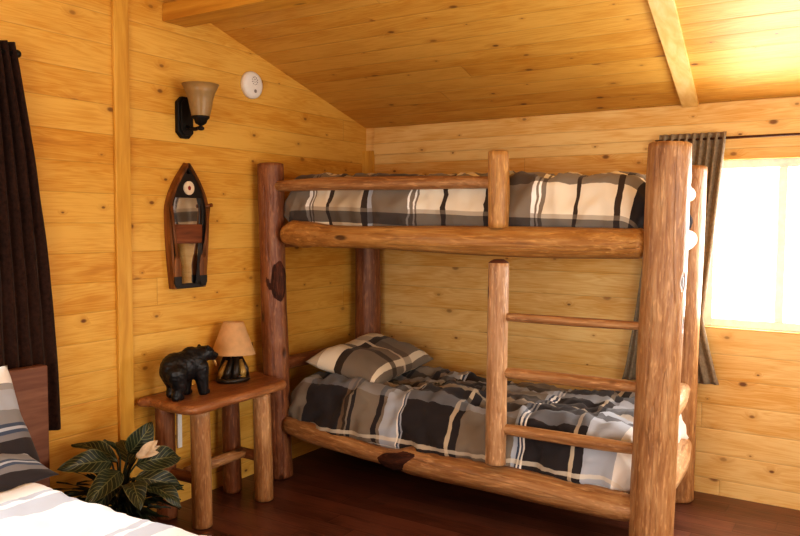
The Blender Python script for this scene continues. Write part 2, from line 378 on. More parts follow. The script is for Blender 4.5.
def fbm(p, s): return noise.fractal(Vector(p) * s, 1.0, 2.0, 3)
def cover(name, x0, x1, y0, y1, ztop, drops, Rr, mat, parent=None, puff=.02, wr=.008, seed=0, uvo=(0, 0), step=.022, bulge=.03, swap=False, sag=None, origin=None):
    """A comforter laid over a mattress; drops = how far it hangs at (x0, x1, y0, y1)."""
    bm = bmesh.new(); uvl = bm.loops.layers.uv.new('UVMap')
    ex0, ex1, ey0, ey1 = drops
    ix0, ix1, iy0, iy1 = x0 + Rr, x1 - Rr, y0 + Rr, y1 - Rr
    q = Rr * PI / 2 - Rr
    U0, U1 = x0 - ex0 - q, x1 + ex1 + q; V0, V1 = y0 - ey0 - q, y1 + ey1 + q
    nu, nv = int((U1 - U0) / step), int((V1 - V0) / step)
    off = Vector((seed * 5.1, seed * 2.3, seed))
    grid = []; uvs = {}
    for i in range(nu + 1):
        row = []
        for j in range(nv + 1):
            u = U0 + (U1 - U0) * i / nu; v = V0 + (V1 - V0) * j / nv
            bx = min(max(u, ix0), ix1); by = min(max(v, iy0), iy1)
            dx, dy = u - bx, v - by; e = math.hypot(dx, dy)
            dirv = Vector((dx / e, dy / e, 0)) if e > 1e-6 else Vector((0, 0, 0))
            # hem limit so corners do not hang lower than the sides
            lim = (ex0 if dx < 0 else ex1) * abs(dirv.x) ** 2 + (ey0 if dy < 0 else ey1) * abs(dirv.y) ** 2 + Rr * PI / 2
            e2 = min(e, lim); an = min(e2 / Rr, PI / 2)
            hz = Rr * math.sin(an); dr = Rr * (1 - math.cos(an)) + max(0, e2 - Rr * PI / 2)
            over = max(0, e2 - Rr * PI / 2) / max(.05, lim - Rr * PI / 2)
            hz += bulge * math.sin(min(1, over) * PI) if over > 0 else 0
            n = (dirv * math.sin(an) + Vector((0, 0, math.cos(an)))).normalized()
            p = Vector((bx, by, ztop)) + dirv * hz - Vector((0, 0, dr))
            pn = Vector((u, v, 0)) + off
            d = puff * (fbm(pn, 2.6)) + wr * (1 - abs(fbm(pn + Vector((9, 3, 1)), 6.0)) * 2.2) + wr * .6 * fbm(pn, 15)
            edge = min(1, (lim - e2 + .0) / .08 + .15) if e > 0 else 1
            p += n * d * edge
            if sag: p.z -= sag(u, v)
            vt = bm.verts.new(p); row.append(vt)
            uvs[vt] = (v + uvo[0], u + uvo[1]) if swap else (u + uvo[0], v + uvo[1])
        grid.append(row)
    for i in range(nu):
        for j in range(nv):
            f = bm.faces.new((grid[i][j], grid[i + 1][j], grid[i + 1][j + 1], grid[i][j + 1]))
            for l in f.loops: l[uvl].uv = uvs[l.vert]
    o = mk(name, bm, mat, parent, origin=origin)
    md = o.modifiers.new('thick', 'SOLIDIFY'); md.thickness = .012; md.offset = -1
    return o

def pillow_bm(a, b, h, mtx, seed=0, n=34, wr=.006, uvs=(1, 1)):
    bm = bmesh.new(); uvl = bm.loops.layers.uv.new('UVMap'); off = Vector((seed * 3.3, seed, 0))
    def surf(sign):
        g = []
        for i in range(n + 1):
            r = []
            for j in range(n + 1):
                u = -1 + 2 * i / n; v = -1 + 2 * j / n
                u = math.copysign(abs(u) ** .8, u); v = math.copysign(abs(v) ** .8, v)
                t = max(0, (1 - u ** 4) * (1 - v ** 4)) ** .55
                x = a * u * (1 - .07 * (1 - v * v)); y = b * v * (1 - .07 * (1 - u * u))
                z = sign * h * t * (1 if sign > 0 else .6)
                z += t * (.03 * fbm(Vector((x, y, sign)) + off, 3.5) + wr * (1 - 2 * abs(fbm(Vector((x, y, 5)) + off, 8))))
                e = bm.verts.new(mtx @ Vector((x, y, z))); r.append((e, ((x + a) * uvs[0], (y + b) * uvs[1])))
            g.append(r)
        for i in range(n):
            for j in range(n):
                q = [g[i][j], g[i + 1][j], g[i + 1][j + 1], g[i][j + 1]]
                if sign < 0: q = q[::-1]
                f = bm.faces.new([k[0] for k in q])
                for l, k in zip(f.loops, q): l[uvl].uv = k[1]
    surf(1); surf(-1)
    bmesh.ops.remove_doubles(bm, verts=bm.verts[:], dist=1e-4)
    return bm

def remeshed(bm, voxel=.006, smooth=6):
    """Fuse overlapping lumps into one continuous skin."""
    me = bpy.data.meshes.new('tmp'); bm.to_mesh(me); bm.free()
    o = bpy.data.objects.new('tmp', me); COL.objects.link(o)
    r = o.modifiers.new('r', 'REMESH'); r.mode = 'VOXEL'; r.voxel_size = voxel
    s = o.modifiers.new('s', 'SMOOTH'); s.factor = .5; s.iterations = smooth
    dg = bpy.context.evaluated_depsgraph_get(); ev = o.evaluated_get(dg)
    out = bmesh.new(); out.from_mesh(ev.to_mesh()); ev.to_mesh_clear()
    bpy.data.objects.remove(o); bpy.data.meshes.remove(me); return out
def blob(bm, c, r, rot=None, n=16):
    t = bmesh.new(); bmesh.ops.create_uvsphere(t, u_segments=n, v_segments=n // 2 + 2, radius=1)
    S = Matrix.Diagonal((*r, 1)) if isinstance(r, (tuple, list)) else Matrix.Scale(r, 4)
    m = Matrix.Translation(c) @ (rot.to_4x4() if rot else Matrix.Identity(4)) @ S
    bmesh.ops.transform(t, matrix=m, verts=t.verts[:]); return join(bm, t)
def capsule(bm, p0, p1, r0, r1, n=7):
    p0, p1 = Vector(p0), Vector(p1)
    for i in range(n + 1):
        t = i / n; blob(bm, p0.lerp(p1, t), r0 + (r1 - r0) * t, n=12)
    return bm

# ------------------------------------------------------------------ room shell
W, D, ZE, SL = 4.7, 7.2, 2.162, .2816          # width, depth, eave height, roof slope
YR = -3.6; ZR = ZE + SL * 3.6
T = .14
def wall_with_holes(name, mat, axis, base, outer, lo, hi, zfun, holes):
    """A wall as one mesh: quads between cuts, holes left out, reveals built."""
    bm = B()
    cuts = sorted({lo, hi} | {h[0] for h in holes} | {h[1] for h in holes} | ({YR} if axis == 'x' else set()))
    def pt(d, s, z): return (d, s, z) if axis == 'x' else (s, d, z)
    for d in (base, outer):
        for s0, s1 in zip(cuts, cuts[1:]):
            hs = [h for h in holes if h[0] <= s0 and h[1] >= s1]
            spans = [(0, None)]
            if hs: spans = [(0, hs[0][2]), (hs[0][3], None)]
            for z0, z1 in spans:
                q = [pt(d, s0, z0), pt(d, s1, z0), pt(d, s1, z1 if z1 is not None else zfun(s1)), pt(d, s0, z1 if z1 is not None else zfun(s0))]
                bm.faces.new([bm.verts.new(p) for p in q])
    for h in holes:
        c = [(h[0], h[2]), (h[1], h[2]), (h[1], h[3]), (h[0], h[3])]
        for (a, b), (a2, b2) in zip(c, c[1:] + c[:1]):
            bm.faces.new([bm.verts.new(p) for p in (pt(base, a, b), pt(base, a2, b2), pt(outer, a2, b2), pt(outer, a, b))])
    bmesh.ops.remove_doubles(bm, verts=bm.verts[:], dist=1e-5)
    return struct(name, bm, mat)
WR = (-3.6, -1.3, .7, 2.0)                   # window in the right wall, out of view
roofz = lambda y: ZE + SL * (-y) if y >= YR else ZR - SL * (YR - y)
WB = (2.28, 3.62, .935, 1.85)                 # window in the back wall (x0, x1, z0, z1)
WL = (-4.05, -2.72, 1.0, 2.05)                # window in the left wall (y0, y1, z0, z1)
WF = (1.8, 4.2, .6, 2.0)                      # wide window behind the camera
wall_with_holes('wall_back', M['wall_b'], 'y', 0, T, 0, W, lambda s: ZE, [WB])
wall_with_holes('wall_left', M['wall_l'], 'x', 0, -T, -D, 0, roofz, [WL])
wall_with_holes('wall_right', M['wall_r'], 'x', W, W + T, -D, 0, roofz, [WR])
wall_with_holes('wall_front', M['wall_f'], 'y', -D, -D - T, 0, W, lambda s: ZE, [WF])
bm = B(); box(bm, (-T, -D - T, -.08), (W + T, T, 0)); struct('floor', bm, M['floor'])
bm = B()
prof = [(T, ZE - SL * T), (YR, ZR), (-D - T, ZE - SL * T)]
for dz in (0, .06):
    for (a, za), (b, zb) in zip(prof, prof[1:]):
        bm.faces.new([bm.verts.new(p) for p in ((-T, a, za + dz), (W + T, a, za + dz), (W + T, b, zb + dz), (-T, b, zb + dz))])
bmesh.ops.remove_doubles(bm, verts=bm.verts[:], dist=1e-5)
struct('ceiling', bm, M['ceil'])
# purlin beam set into the gable wall
bm = B(); box(bm, (0.0, -1.795, 2.512), (W, -1.64, 2.60), .004); struct('trim_1', bm, M['beam'])
# upright batten on the left wall, corner batten, ceiling batten
bm = B(); box(bm, (0, -2.10, 0), (.020, -2.014, 2.72), .004); struct('trim_2', bm, M['trim'])
bm = B(); box(bm, (0.0, -.05, 0), (.075, 0, 2.0), .003); struct('trim_3', bm, M['trim'])
bm = B()
def cp(x, y, d): return (x, y, roofz(y) - d * 1.04)
x0, x1, xb0, xb1 = 2.150, 2.235, 2.285, 2.395
pr = [[cp(x0, -.004, d), cp(x1, -.004, d), cp(xb1, -1.63, d), cp(xb0, -1.63, d)] for d in (.001, .022)]
vs = [[bm.verts.new(p) for p in q] for q in pr]
bm.faces.new(vs[0]); bm.faces.new(vs[1][::-1])
for i in range(4): bm.faces.new((vs[0][i], vs[1][i], vs[1][(i + 1) % 4], vs[0][(i + 1) % 4]))
bmesh.ops.recalc_face_normals(bm, faces=bm.faces[:]); struct('trim_4', bm, M['strip'])
# plate board under the ceiling on the back wall (the curtain rod line is its lower edge)
bm = B(); box(bm, (.078, -.016, 1.972), (W, 0, 2.158), .003); struct('trim_5', bm, M['wall_b'])

def window(name, axis, h, base, depth, mull):
    """frame (with casing) + panes; axis 'y' sits in a wall along x."""
    s0, s1, z0, z1 = h; w = empty(name, (0, 0, 0)); w['kind'] = 'structure'
    def bx(bm, a, b, c, d, e, f):   # s, depth, z
        if axis == 'y': box(bm, (a, min(c, d), e), (b, max(c, d), f), .003)
        else: box(bm, (min(c, d), a, e), (max(c, d), b, f), .003)
    bm = B(); fw = .045; d0, d1 = base + depth * .35, base + depth * .75
    bx(bm, s0, s0 + fw, d0, d1, z0, z1); bx(bm, s1 - fw, s1, d0, d1, z0, z1)
    bx(bm, s0 + fw, s1 - fw, d0, d1, z0, z0 + fw); bx(bm, s0 + fw, s1 - fw, d0, d1, z1 - fw, z1)
    for m_ in mull: bx(bm, m_ - .022, m_ + .022, d0, d1, z0 + fw, z1 - fw)
    mk('window_frame', bm, M['wframe'], w, False)
    bm = B(); e = base + depth * .55
    edges = [s0 + fw] + [x for m_ in mull for x in (m_ - .022, m_ + .022)] + [s1 - fw]
    for a, b in zip(edges[::2], edges[1::2]):
        q = [(a, z0 + fw), (b, z0 + fw), (b, z1 - fw), (a, z1 - fw)]
        bm.faces.new([bm.verts.new((s, e, z) if axis == 'y' else (e, s, z)) for s, z in q])
    mk('window_pane', bm, M['glass'], w, False)
    return w
window('window_1', 'y', WB, 0, T, [2.66])
window('window_2', 'x', WL, 0, -T, [-3.4])
window('window_4', 'x', WR, W, T, [-2.45])
window('window_3', 'y', WF, -D, -T, [2.1, 3.0])

# ------------------------------------------------------------------ bunk bed
YF = -1.10
bed = empty('bunk_bed', (1.2, -.62, 0), 'rustic peeled log bunk bed with ladder in the corner of the room', 'bunk bed')
log('post', [((.158, YF, 0), .078), ((.135, YF, .6), .077), ((.112, YF, 1.25), .076), ((.098, YF, 1.84), .075)], M['logd'], bed, 1)
log('post', [((2.303, YF, 0), .092), ((2.318, YF, .6), .093), ((2.334, YF, 1.2), .092), ((2.350, YF, 1.845), .091)], M['log'], bed, 2)
log('post', [((.13, -.15, 0), .088), ((.125, -.15, 1), .087), ((.12, -.15, 1.80), .085)], M['logd'], bed, 3)
log('post', [((2.218, -.18, 0), .080), ((2.228, -.18, .9), .080), ((2.242, -.18, 1.81), .080)], M['log'], bed, 4)
# torn bark knot on the left front post
k = log('bark_knot', [((.150, YF - .012, 1.01), .025), ((.148, YF - .016, 1.08), .052), ((.142, YF - .018, 1.16), .062), ((.138, YF - .016, 1.23), .055), ((.128, YF - .010, 1.31), .03)], M['bark'], bed, 5, rough=.22)
k['label'] = 'dark torn bark burl on the post'
# front rails
log('side_rail', [((.185, YF, 1.425), .048), ((.36, YF, 1.437), .068), ((.62, YF, 1.424), .058), ((1.2, YF, 1.418), .069), ((1.75, YF, 1.412), .072), ((2.10, YF, 1.412), .068), ((2.265, YF, 1.416), .066)],
    M['logg'], bed, 6, rough=.05, chamfer=.048, clen=.085, bumps=[(.10, 0.3, .016, .09), (.16, 2.9, .016, .1), (.3, 3.0, .012, .15)])
log('side_rail', [((.215, YF, .322), .050), ((.40, YF, .298), .055), ((.65, YF, .272), .050), ((.86, YF, .250), .046), ((.98, YF, .248), .050), ((1.08, YF, .256), .070), ((1.25, YF, .250), .068), ((1.60, YF, .248), .068), ((1.95, YF, .242), .066), ((2.18, YF, .238), .062), ((2.27, YF, .236), .045)],
    M['log'], bed, 7, rough=.06, bumps=[(.43, 1.2, .012, .07)])
k = log('bark_knot', [((.86, YF - .012, .238), .022), ((.93, YF - .014, .236), .046), ((1.0, YF - .016, .240), .056), ((1.06, YF - .016, .258), .060), ((1.12, YF - .010, .275), .052), ((1.18, YF - .004, .285), .03)], M['bark'], bed, 8, rough=.16)
k['label'] = 'dark bark scar where the lower rail is spliced'
# rear rails
log('side_rail', [((.16, -.15, .27), .06), ((1.2, -.15, .265), .065), ((2.20, -.15, .27), .06)], M['logd'], bed, 9)
log('side_rail', [((.16, -.15, 1.41), .06), ((1.2, -.15, 1.41), .065), ((2.20, -.15, 1.41), .06)], M['logd'], bed, 10)
# end rails
for z, r in ((1.655, .042), (1.42, .055), (.62, .042), (.315, .058)):
    log('end_rail', [((2.325, -1.05, z), r * .9), ((2.295, -.6, z), r), ((2.235, -.19, z), r * .9)], M['logp'], bed, 11 + z, rough=.03)
for z, r in ((1.40, .05), (.30, .05), (.66, .04)):
    log('end_rail', [((.13, -1.06, z), r), ((.128, -.18, z), r)], M['logd'], bed, 16 + z)
log('guard_rail', [((.13, YF - .01, 1.705), .030), ((.5, YF - .01, 1.712), .036), ((.95, YF - .01, 1.706), .035), ((1.30, YF - .01, 1.702), .032), ((1.53, YF - .01, 1.696), .030)], M['log'], bed, 18, rough=.05)
log('guard_post', [((1.565, YF - .022, 1.475), .047), ((1.565, YF - .022, 1.66), .05), ((1.560, YF - .022, 1.845), .047)], M['logg'], bed, 19, rough=.04)
log('ladder_post', [((1.572, YF - .03, .325), .050), ((1.572, YF - .03, .75), .050), ((1.574, YF - .03, 1.328), .050)], M['logp'], bed, 20, rough=.04, chamfer=.026, dark_ends=True)
for z, r in ((1.052, .021), (.783, .027), (.508, .028)):
    log('ladder_rung', [((1.585, YF - .02, z), r * .85), ((1.72, YF - .02, z + .001), r), ((2.05, YF - .02, z + .003), r * 1.04), ((2.26, YF - .02, z + .006), r * .85)], M['log'], bed, 21 + z * 3, rough=.035)

# mattresses, bedding
def mattress(z0, z1, label):
    bm = B(); box(bm, (.235, -.985, z0), (2.19, -.245, z1), .05, 4)
    return tag(mk('mattress', bm, M['sheet'], None, True, (1.2, -.62, z0)), label, 'mattress')
mattress(.31, .50, 'white mattress under the dark plaid comforter on the lower bunk')
mattress(1.46, 1.66, 'white mattress under the plaid comforter on the upper bunk')
o = cover('comforter', .20, 2.195, -1.045, -.20, .555, (.12, .17, .20, .15), .10, M['plaidB'], puff=.045, wr=.028, seed=2, uvo=(0, 1.372), bulge=.045, origin=(1.2, -.62, .4))
tag(o, 'charcoal and grey plaid comforter spread on the lower bunk', 'comforter')
o = cover('comforter', .19, 2.225, -1.055, -.20, 1.745, (.2, .2, .235, .2), .085, M['plaidA'], puff=.03, wr=.019, seed=5, uvo=(0, 1.3385), bulge=.03, sag=lambda u, v: -.022 + .055 * max(0, min(1, (u - .5) / 1.7)), origin=(1.2, -.62, 1.6))
tag(o, 'cream and taupe plaid comforter on the upper bunk', 'comforter')
mt = Matrix.Translation((.475, -.60, .648)) @ Matrix.Rotation(math.radians(4), 4, 'Z') @ Matrix.Rotation(math.radians(10), 4, 'Y') @ Matrix.Rotation(math.radians(3), 4, 'X')
o = mk('pillow', pillow_bm(.25, .36, .105, mt, 3), M['plaidP'], None, origin=(.47, -.6, .6))
tag(o, 'plump plaid pillow at the head of the lower bunk', 'pillow')

# ------------------------------------------------------------------ nightstand
ns = empty('nightstand', (.22, -1.65, 0), 'small log-legged nightstand with live-edge slab top by bunk', 'nightstand')
poly = [(.012, -1.955), (.10, -1.985), (.25, -2.005), (.36, -2.005), (.405, -1.97), (.41, -1.88), (.395, -1.75), (.40, -1.6), (.385, -1.45), (.375, -1.33), (.35, -1.255), (.28, -1.22), (.16, -1.205), (.02, -1.19)]
def loop_round(poly, n=6):
    out = []; m = len(poly)
    for i in range(m):
        a, b, c, d = [Vector(poly[(i + k) % m]) for k in (-1, 0, 1, 2)]
        for j in range(n):
            f = j / n; out.append(b + (c - a) * (.4 * f) * (1 - f) ** 2 + (c - b) * (3 * f * f - 2 * f ** 3) + (b - d) * .4 * f * f * (1 - f) * 1)
    return out
lp = loop_round(poly); cx = Vector((.21, -1.6))
bm = B(); lay = bm.verts.layers.float_vector.new('lc'); rings = []
for ins, z in ((.03, .578), (.008, .583), (0, .598), (.004, .613), (.012, .622), (.03, .625)):
    r = []
    for i, p in enumerate(lp):
        d = (cx - p).normalized(); w = .006 * noise.noise(Vector((p.x * 14, p.y * 14, z * 30)))
        q = p + d * (ins + w); v = bm.verts.new((q.x, q.y, z)); v[lay] = (q.y, q.x * .6, z); r.append(v)
    rings.append(r)
n = len(lp)
for a, b in zip(rings, rings[1:]):
    for i in range(n): bm.faces.new((a[i], a[(i + 1) % n], b[(i + 1) % n], b[i]))
bm.faces.new(rings[0][::-1]); bm.faces.new(rings[-1])
bmesh.ops.recalc_face_normals(bm, faces=bm.faces[:])
mk('tabletop', bm, M['table'], ns)
for i, (x, y) in enumerate(((.335, -1.88), (.335, -1.44), (.10, -1.895), (.10, -1.44))):
    log('leg', [((x + .012, y, 0), .050), ((x + .006, y, .3), .049), ((x, y, .582), .047)], M['log'] if i < 2 else M['logd'], ns, 30 + i, rough=.04)
log('stretcher', [((.11, -1.89, .235), .028), ((.33, -1.88, .235), .028)], M['logd'], ns, 35)
log('stretcher', [((.11, -1.44, .235), .028), ((.33, -1.44, .235), .028)], M['logd'], ns, 36)
log('stretcher', [((.215, -1.875, .245), .026), ((.215, -1.65, .245), .030), ((.215, -1.45, .245), .026)], M['log'], ns, 37)

# ------------------------------------------------------------------ bear figurine (faces +y, along the wall)
bx, by, bz = .20, -1.842, .625
br = empty('bear_figurine', (bx, by, bz), 'black bear figurine with a fish in its mouth on nightstand', 'figurine')
def bp(f, s, u): return Vector((bx + s, by + f, bz + u))   # forward, side (+x), up
bm = B()
blob(bm, bp(-.070, 0, .148), (.066, .082, .082)); blob(bm, bp(-.015, 0, .150), (.064, .086, .080)); blob(bm, bp(.035, 0, .158), (.062, .072, .080))
blob(bm, bp(.028, 0, .215), (.036, .05, .032))                                   # shoulder hump
capsule(bm, bp(.06, 0, .19), bp(.115, .012, .202), .050, .040)                   # neck
blob(bm, bp(.122, .014, .203), (.037, .042, .036)); capsule(bm, bp(.14, .018, .196), bp(.176, .022, .184), .024, .016)   # head, muzzle
capsule(bm, bp(.14, .018, .178), bp(.166, .022, .168), .014, .010)               # lower jaw
for s in (-1, 1):
    blob(bm, bp(.103, .014 + .032 * s, .236), (.012, .008, .014))                # ears
    f0 = -.012 if s > 0 else .01
    capsule(bm, bp(-.085 + (-.012 * s), .036 * s, .130), bp(-.062 - .02 * s, .044 * s, .065), .052, .038)   # hind thigh
    capsule(bm, bp(-.062 - .02 * s, .042 * s, .07), bp(-.078 - .02 * s, .042 * s, .02), .035, .028); capsule(bm, bp(-.078 - .02 * s, .042 * s, .014), bp(-.05 - .02 * s, .044 * s, .013), .020, .015)
    capsule(bm, bp(.045 + .018 * s, .034 * s, .14), bp(.05 + .02 * s, .037 * s, .07), .043, .033)          # fore leg
    capsule(bm, bp(.05 + .02 * s, .037 * s, .07), bp(.054 + .024 * s, .038 * s, .016), .032, .026); capsule(bm, bp(.056 + .024 * s, .038 * s, .012), bp(.082 + .024 * s, .039 * s, .011), .018, .014)
blob(bm, bp(-.126, 0, .165), .014)
bm = remeshed(bm, .0045, 4)
for v in bm.verts:
    v.co.z = max(v.co.z, bz)
    if v.co.z > bz + .01: v.co += v.normal * (.0022 * noise.noise(v.co * 95) + .001 * noise.noise(v.co * 230))
mk('body', bm, M['bear'], br)
bm = B(); c = bp(.168, .02, .158)
prof = [(0.0005, -.036), (.006, -.028), (.011, -.012), (.0115, .002), (.008, .016), (.003, .026), (.009, .036), (.0005, .037)]
lathe(bm, prof, n=14, cap=False, sy=.55)
bmesh.ops.transform(bm, matrix=Matrix.Translation(c) @ Matrix.Rotation(.5, 4, 'X'), verts=bm.verts[:])
mk('fish', bm, M['fish'], br)['label'] = 'pale fish held in the mouth'
for s in (-1, 1): mk('eye', blob(B(), bp(.146, .018 + .022 * s, .213), .0045, n=10), M['blackm'], br)

# ------------------------------------------------------------------ table lamp
lx, ly, lz = .125, -1.44, .625
la = empty('table_lamp', (lx, ly, lz), 'small table lamp with tan cone shade on nightstand', 'table lamp')
bm = B(); lathe(bm, [(.092, 0), (.102, .006), (.103, .018), (.095, .026), (.07, .028)], (lx, ly, lz), 28, sx=.78)
for v in bm.verts: v.co += Vector((.004, .004, 0)) * noise.noise(v.co * 40)
mk('base', bm, M['lampb'], la)
bm = B(); g = B()
for i in range(9):   # logs leaning together like a camp fire
    a = 2 * PI * i / 9 + .2; lean = .030 if i % 2 else .042
    p0 = Vector((lx + .068 * math.cos(a) * .78, ly + .078 * math.sin(a), lz + .022)); p1 = Vector((lx + .034 * math.cos(a + .3), ly + .042 * math.sin(a + .3), lz + .118 + .014 * (i % 3)))
    tube(bm if i % 3 else g, [p0, p0.lerp(p1, .35) + Vector((.008 * math.cos(a), .008 * math.sin(a), 0)), p1], [.021, .020, .014], 10)
blob(bm, (lx, ly, lz + .06), (.045, .05, .055))
for i in range(7):
    a = i * .95; blob(bm, (lx + .058 * math.cos(a) * .75, ly + .07 * math.sin(a), lz + .03), (.018, .02, .016))
mk('log_sculpture', bm, M['lampb'], la); mk('gilt_log', g, M['gold'], la)['label'] = 'gold highlighted lumps of the base'
bm = B(); tube(bm, [(lx, ly, lz + .08), (lx, ly, lz + .20)], .008, 10); tube(bm, [(lx, ly, lz + .135), (lx, ly, lz + .165)], .014, 12); mk('stem', bm, M['lampb'], la)
bm = B(); lathe(bm, [(.122, 0), (.120, .004), (.056, .176), (.054, .178), (.052, .176), (.117, .004), (.122, 0)], (0, 0, 0), 44, cap=False)
bmesh.ops.remove_doubles(bm, verts=bm.verts[:], dist=1e-5)
bmesh.ops.transform(bm, matrix=Matrix.Translation((lx, ly, lz + .148)) @ Matrix.Rotation(math.radians(-3), 4, 'X') @ Matrix.Rotation(math.radians(-2), 4, 'Y'), verts=bm.verts[:])
mk('lamp_shade', bm, M['lshade'], la)

# ------------------------------------------------------------------ wall sconce
sy, sz = -1.66, 2.036
sn = empty('wall_sconce', (0, sy, sz), 'black iron wall sconce with flared amber shade above boat mirror', 'wall lamp')
w, h, c = .052, .108, .030
oc = [(-w, -h + c), (-w + c, -h), (w - c, -h), (w, -h + c), (w, h - c), (w - c, h), (-w + c, h), (-w, h - c)]
bm = B(); prism(bm, [(.001, sy - .010 + a, sz + .005 + b) for a, b in oc], (.026, 0, 0), .004)
prism(bm, [(.024, sy - .010 + a * .72, sz + .005 + b * .85) for a, b in oc], (.012, 0, 0), .003)
mk('backplate', bm, M['blackm'], sn, False)
ax_, ay_ = .13, sy - .004
bm = B(); tube(bm, [(.03, sy - .010, sz - .04), (.06, sy - .008, sz - .055), (.095, sy - .008, sz - .058), (ax_, ay_, sz - .05), (ax_, ay_, sz - .03)], .010, 12)
blob(bm, (ax_, ay_, sz - .055), (.018, .018, .012)); mk('arm', bm, M['blackm'], sn)
bm = B(); lathe(bm, [(.012, -.04), (.028, -.03), (.034, -.012), (.044, -.004), (.046, .006), (.040, .008)], (ax_, ay_, sz), 24); mk('cup', bm, M['blackm'], sn)
bm = B(); pf = [(.046, .006), (.055, .045), (.062, .085), (.073, .125), (.094, .168)]
lathe(bm, pf + [(r - .004, z) for r, z in pf[::-1]], (ax_, ay_, sz), 40, cap=False)
mk('lamp_shade', bm, M['sshade'], sn)

# ------------------------------------------------------------------ smoke alarm
sa = empty('smoke_alarm', (0, -1.165, 2.287), 'round white smoke alarm on the wall below the sloped ceiling', 'smoke alarm')
bm = B(); lathe(bm, [(.076, 0), (.078, .006), (.078, .022), (.070, .034), (.055, .038), (.001, .040)], (0, 0, 0), 40)
MR = Matrix.Translation((0, -1.165, 2.287)) @ Matrix.Rotation(PI / 2, 4, 'Y')
bmesh.ops.transform(bm, matrix=MR, verts=bm.verts[:]); mk('housing', bm, M['white'], sa)
bm = B()
for i in range(10):
    a = 2 * PI * i / 10; lathe(bm, [(.0035, .0375), (.0035, .0402)], (-.022 + .022 * math.cos(a), .022 * math.sin(a), 0), 8)
for i in range(5):
    a = 2 * PI * i / 5; lathe(bm, [(.003, .038), (.003, .0406)], (-.022 + .010 * math.cos(a), .010 * math.sin(a), 0), 8)
bmesh.ops.transform(bm, matrix=MR, verts=bm.verts[:]); mk('vent_holes', bm, M['greyp'], sa)
bm = B(); lathe(bm, [(.010, .034), (.010, .041), (.008, .0425)], (.036, .004, 0), 16); bmesh.ops.transform(bm, matrix=MR, verts=bm.verts[:]); mk('test_button', bm, M['greyp'], sa)

# ------------------------------------------------------------------ canoe mirror (flat on the left wall)
my, mz = -1.668, 1.15
mi = empty('boat_mirror', (0, my, mz), 'boat shaped wall mirror with a paddle down each side', 'mirror'); mi.scale = (.75, .95, 1)
def half(z):   # half width of the hull at height z
    tt = z / .66
    if tt < .62: return .112 + .030 * math.sin(min(1, tt / .62) * PI * .5)
    q = (tt - .62) / .38; return .142 * (1 - q ** 1.6)
def hull(inset, zlo, zhi, n=26):
    zs = [zlo + (zhi - zlo) * i / n for i in range(n + 1)]
    L_ = [(-max(0.0, half(z) - inset), z) for z in zs]; R_ = [(max(0.0, half(z) - inset), z) for z in zs]
    pts = R_ + L_[::-1]; out = []
    for p in pts:
        if not out or (Vector(p) - Vector(out[-1])).length > 1e-3: out.append(p)
    if (Vector(out[0]) - Vector(out[-1])).length < 1e-3: out.pop()
    return out
def plate(pts, x0, x1, mat, name, bev=.003): 
    bm = B(); prism(bm, [(x0, my + a, mz + b) for a, b in pts], (x1 - x0, 0, 0), bev); return mk(name, bm, mat, mi, False)
plate(hull(0, 0, .66), .002, .018, M['mwood'], 'back_board')
def band(outer, inner, zlo, zhi, x0, x1, mat, name):   # a rim following the hull
    bm = B(); n = 30
    for sgn in (-1, 1):
        ring = []
        for i in range(n + 1):
            z = zlo + (zhi - zlo) * i / n; a = max(.001, half(z) - outer); b = max(0.0, half(z) - inner)
            ring.append([bm.verts.new((x, my + sgn * y, mz + z)) for x, y in ((x0, a), (x1, a), (x1, b), (x0, b))])
        for r, s in zip(ring, ring[1:]):
            for k2 in range(4): bm.faces.new((r[k2], r[(k2 + 1) % 4], s[(k2 + 1) % 4], s[k2]))
        bm.faces.new(ring[0]); bm.faces.new(ring[-1])
    bmesh.ops.recalc_face_normals(bm, faces=bm.faces[:]); return mk(name, bm, mat, mi, False)
band(0, .016, 0, .655, .016, .062, M['mwood'], 'hull_rim')
band(.016, .034, .01, .63, .016, .048, M['mdark'], 'inner_rim')
plate(hull(.018, .475, .60), .018, .050, M['mdark'], 'bow_deck')
bm = B(); box(bm, (.016, my - .10, mz + .02), (.024, my + .10, mz + .478)); mk('mirror_glass', bm, M['mirror'], mi, False)
bm = B(); box(bm, (.016, my - .105, mz), (.058, my + .105, mz + .022), .003); mk('stern_board', bm, M['mdark'], mi, False)
bm = B(); box(bm, (.024, my - .108, mz + .235), (.040, my + .108, mz + .335), .004); mk('thwart', bm, M['thwart'], mi, False)
def disc(r0, r1, x0, x1, mat, name, dy=.0, dz=.525):
    bm = B(); lathe(bm, [(r1, x0), (r1, x1), (r0, x1 + .002), (r0, x0)], n=28, cap=False)
    bmesh.ops.transform(bm, matrix=Matrix.Translation((0, my + dy, mz + dz)) @ Matrix.Rotation(PI / 2, 4, 'Y'), verts=bm.verts[:])
    return mk(name, bm, mat, mi, False)
disc(.012, .036, .048, .060, M['mcream'], 'life_ring'); disc(.0005, .020, .048, .058, M['mred'], 'ring_centre')
for sgn in (-1, 1):
    yb, yt = my + sgn * .092, my + sgn * .146
    bm = B(); tube(bm, [(.070, yt - sgn * .012, mz + .43), (.070, yb + sgn * .02, mz + .26), (.066, yb, mz + .16)], [.009, .009, .010], 10)
    if sgn > 0: tube(bm, [(.070, yt - .035, mz + .432), (.070, yt + .012, mz + .440)], .010, 10)
    bl = [(0, .03), (-.024, .06), (-.026, .12), (-.014, .17), (0, .185), (.014, .17), (.026, .12), (.024, .06)]
    prism(bm, [(.058, yb + a, mz + b) for a, b in bl], (.012, 0, 0), .003)
    po = mk('paddle', bm, M['mwood'], mi)
    bm = B(); prism(bm, [(.056, yb + a, mz + b) for a, b in [(-.014, .008), (-.025, .03), (-.0255, .065), (.0255, .065), (.025, .03), (.014, .008)]], (.016, 0, 0), .003)
    mk('paddle_tip', bm, M['mdark'], po, False)

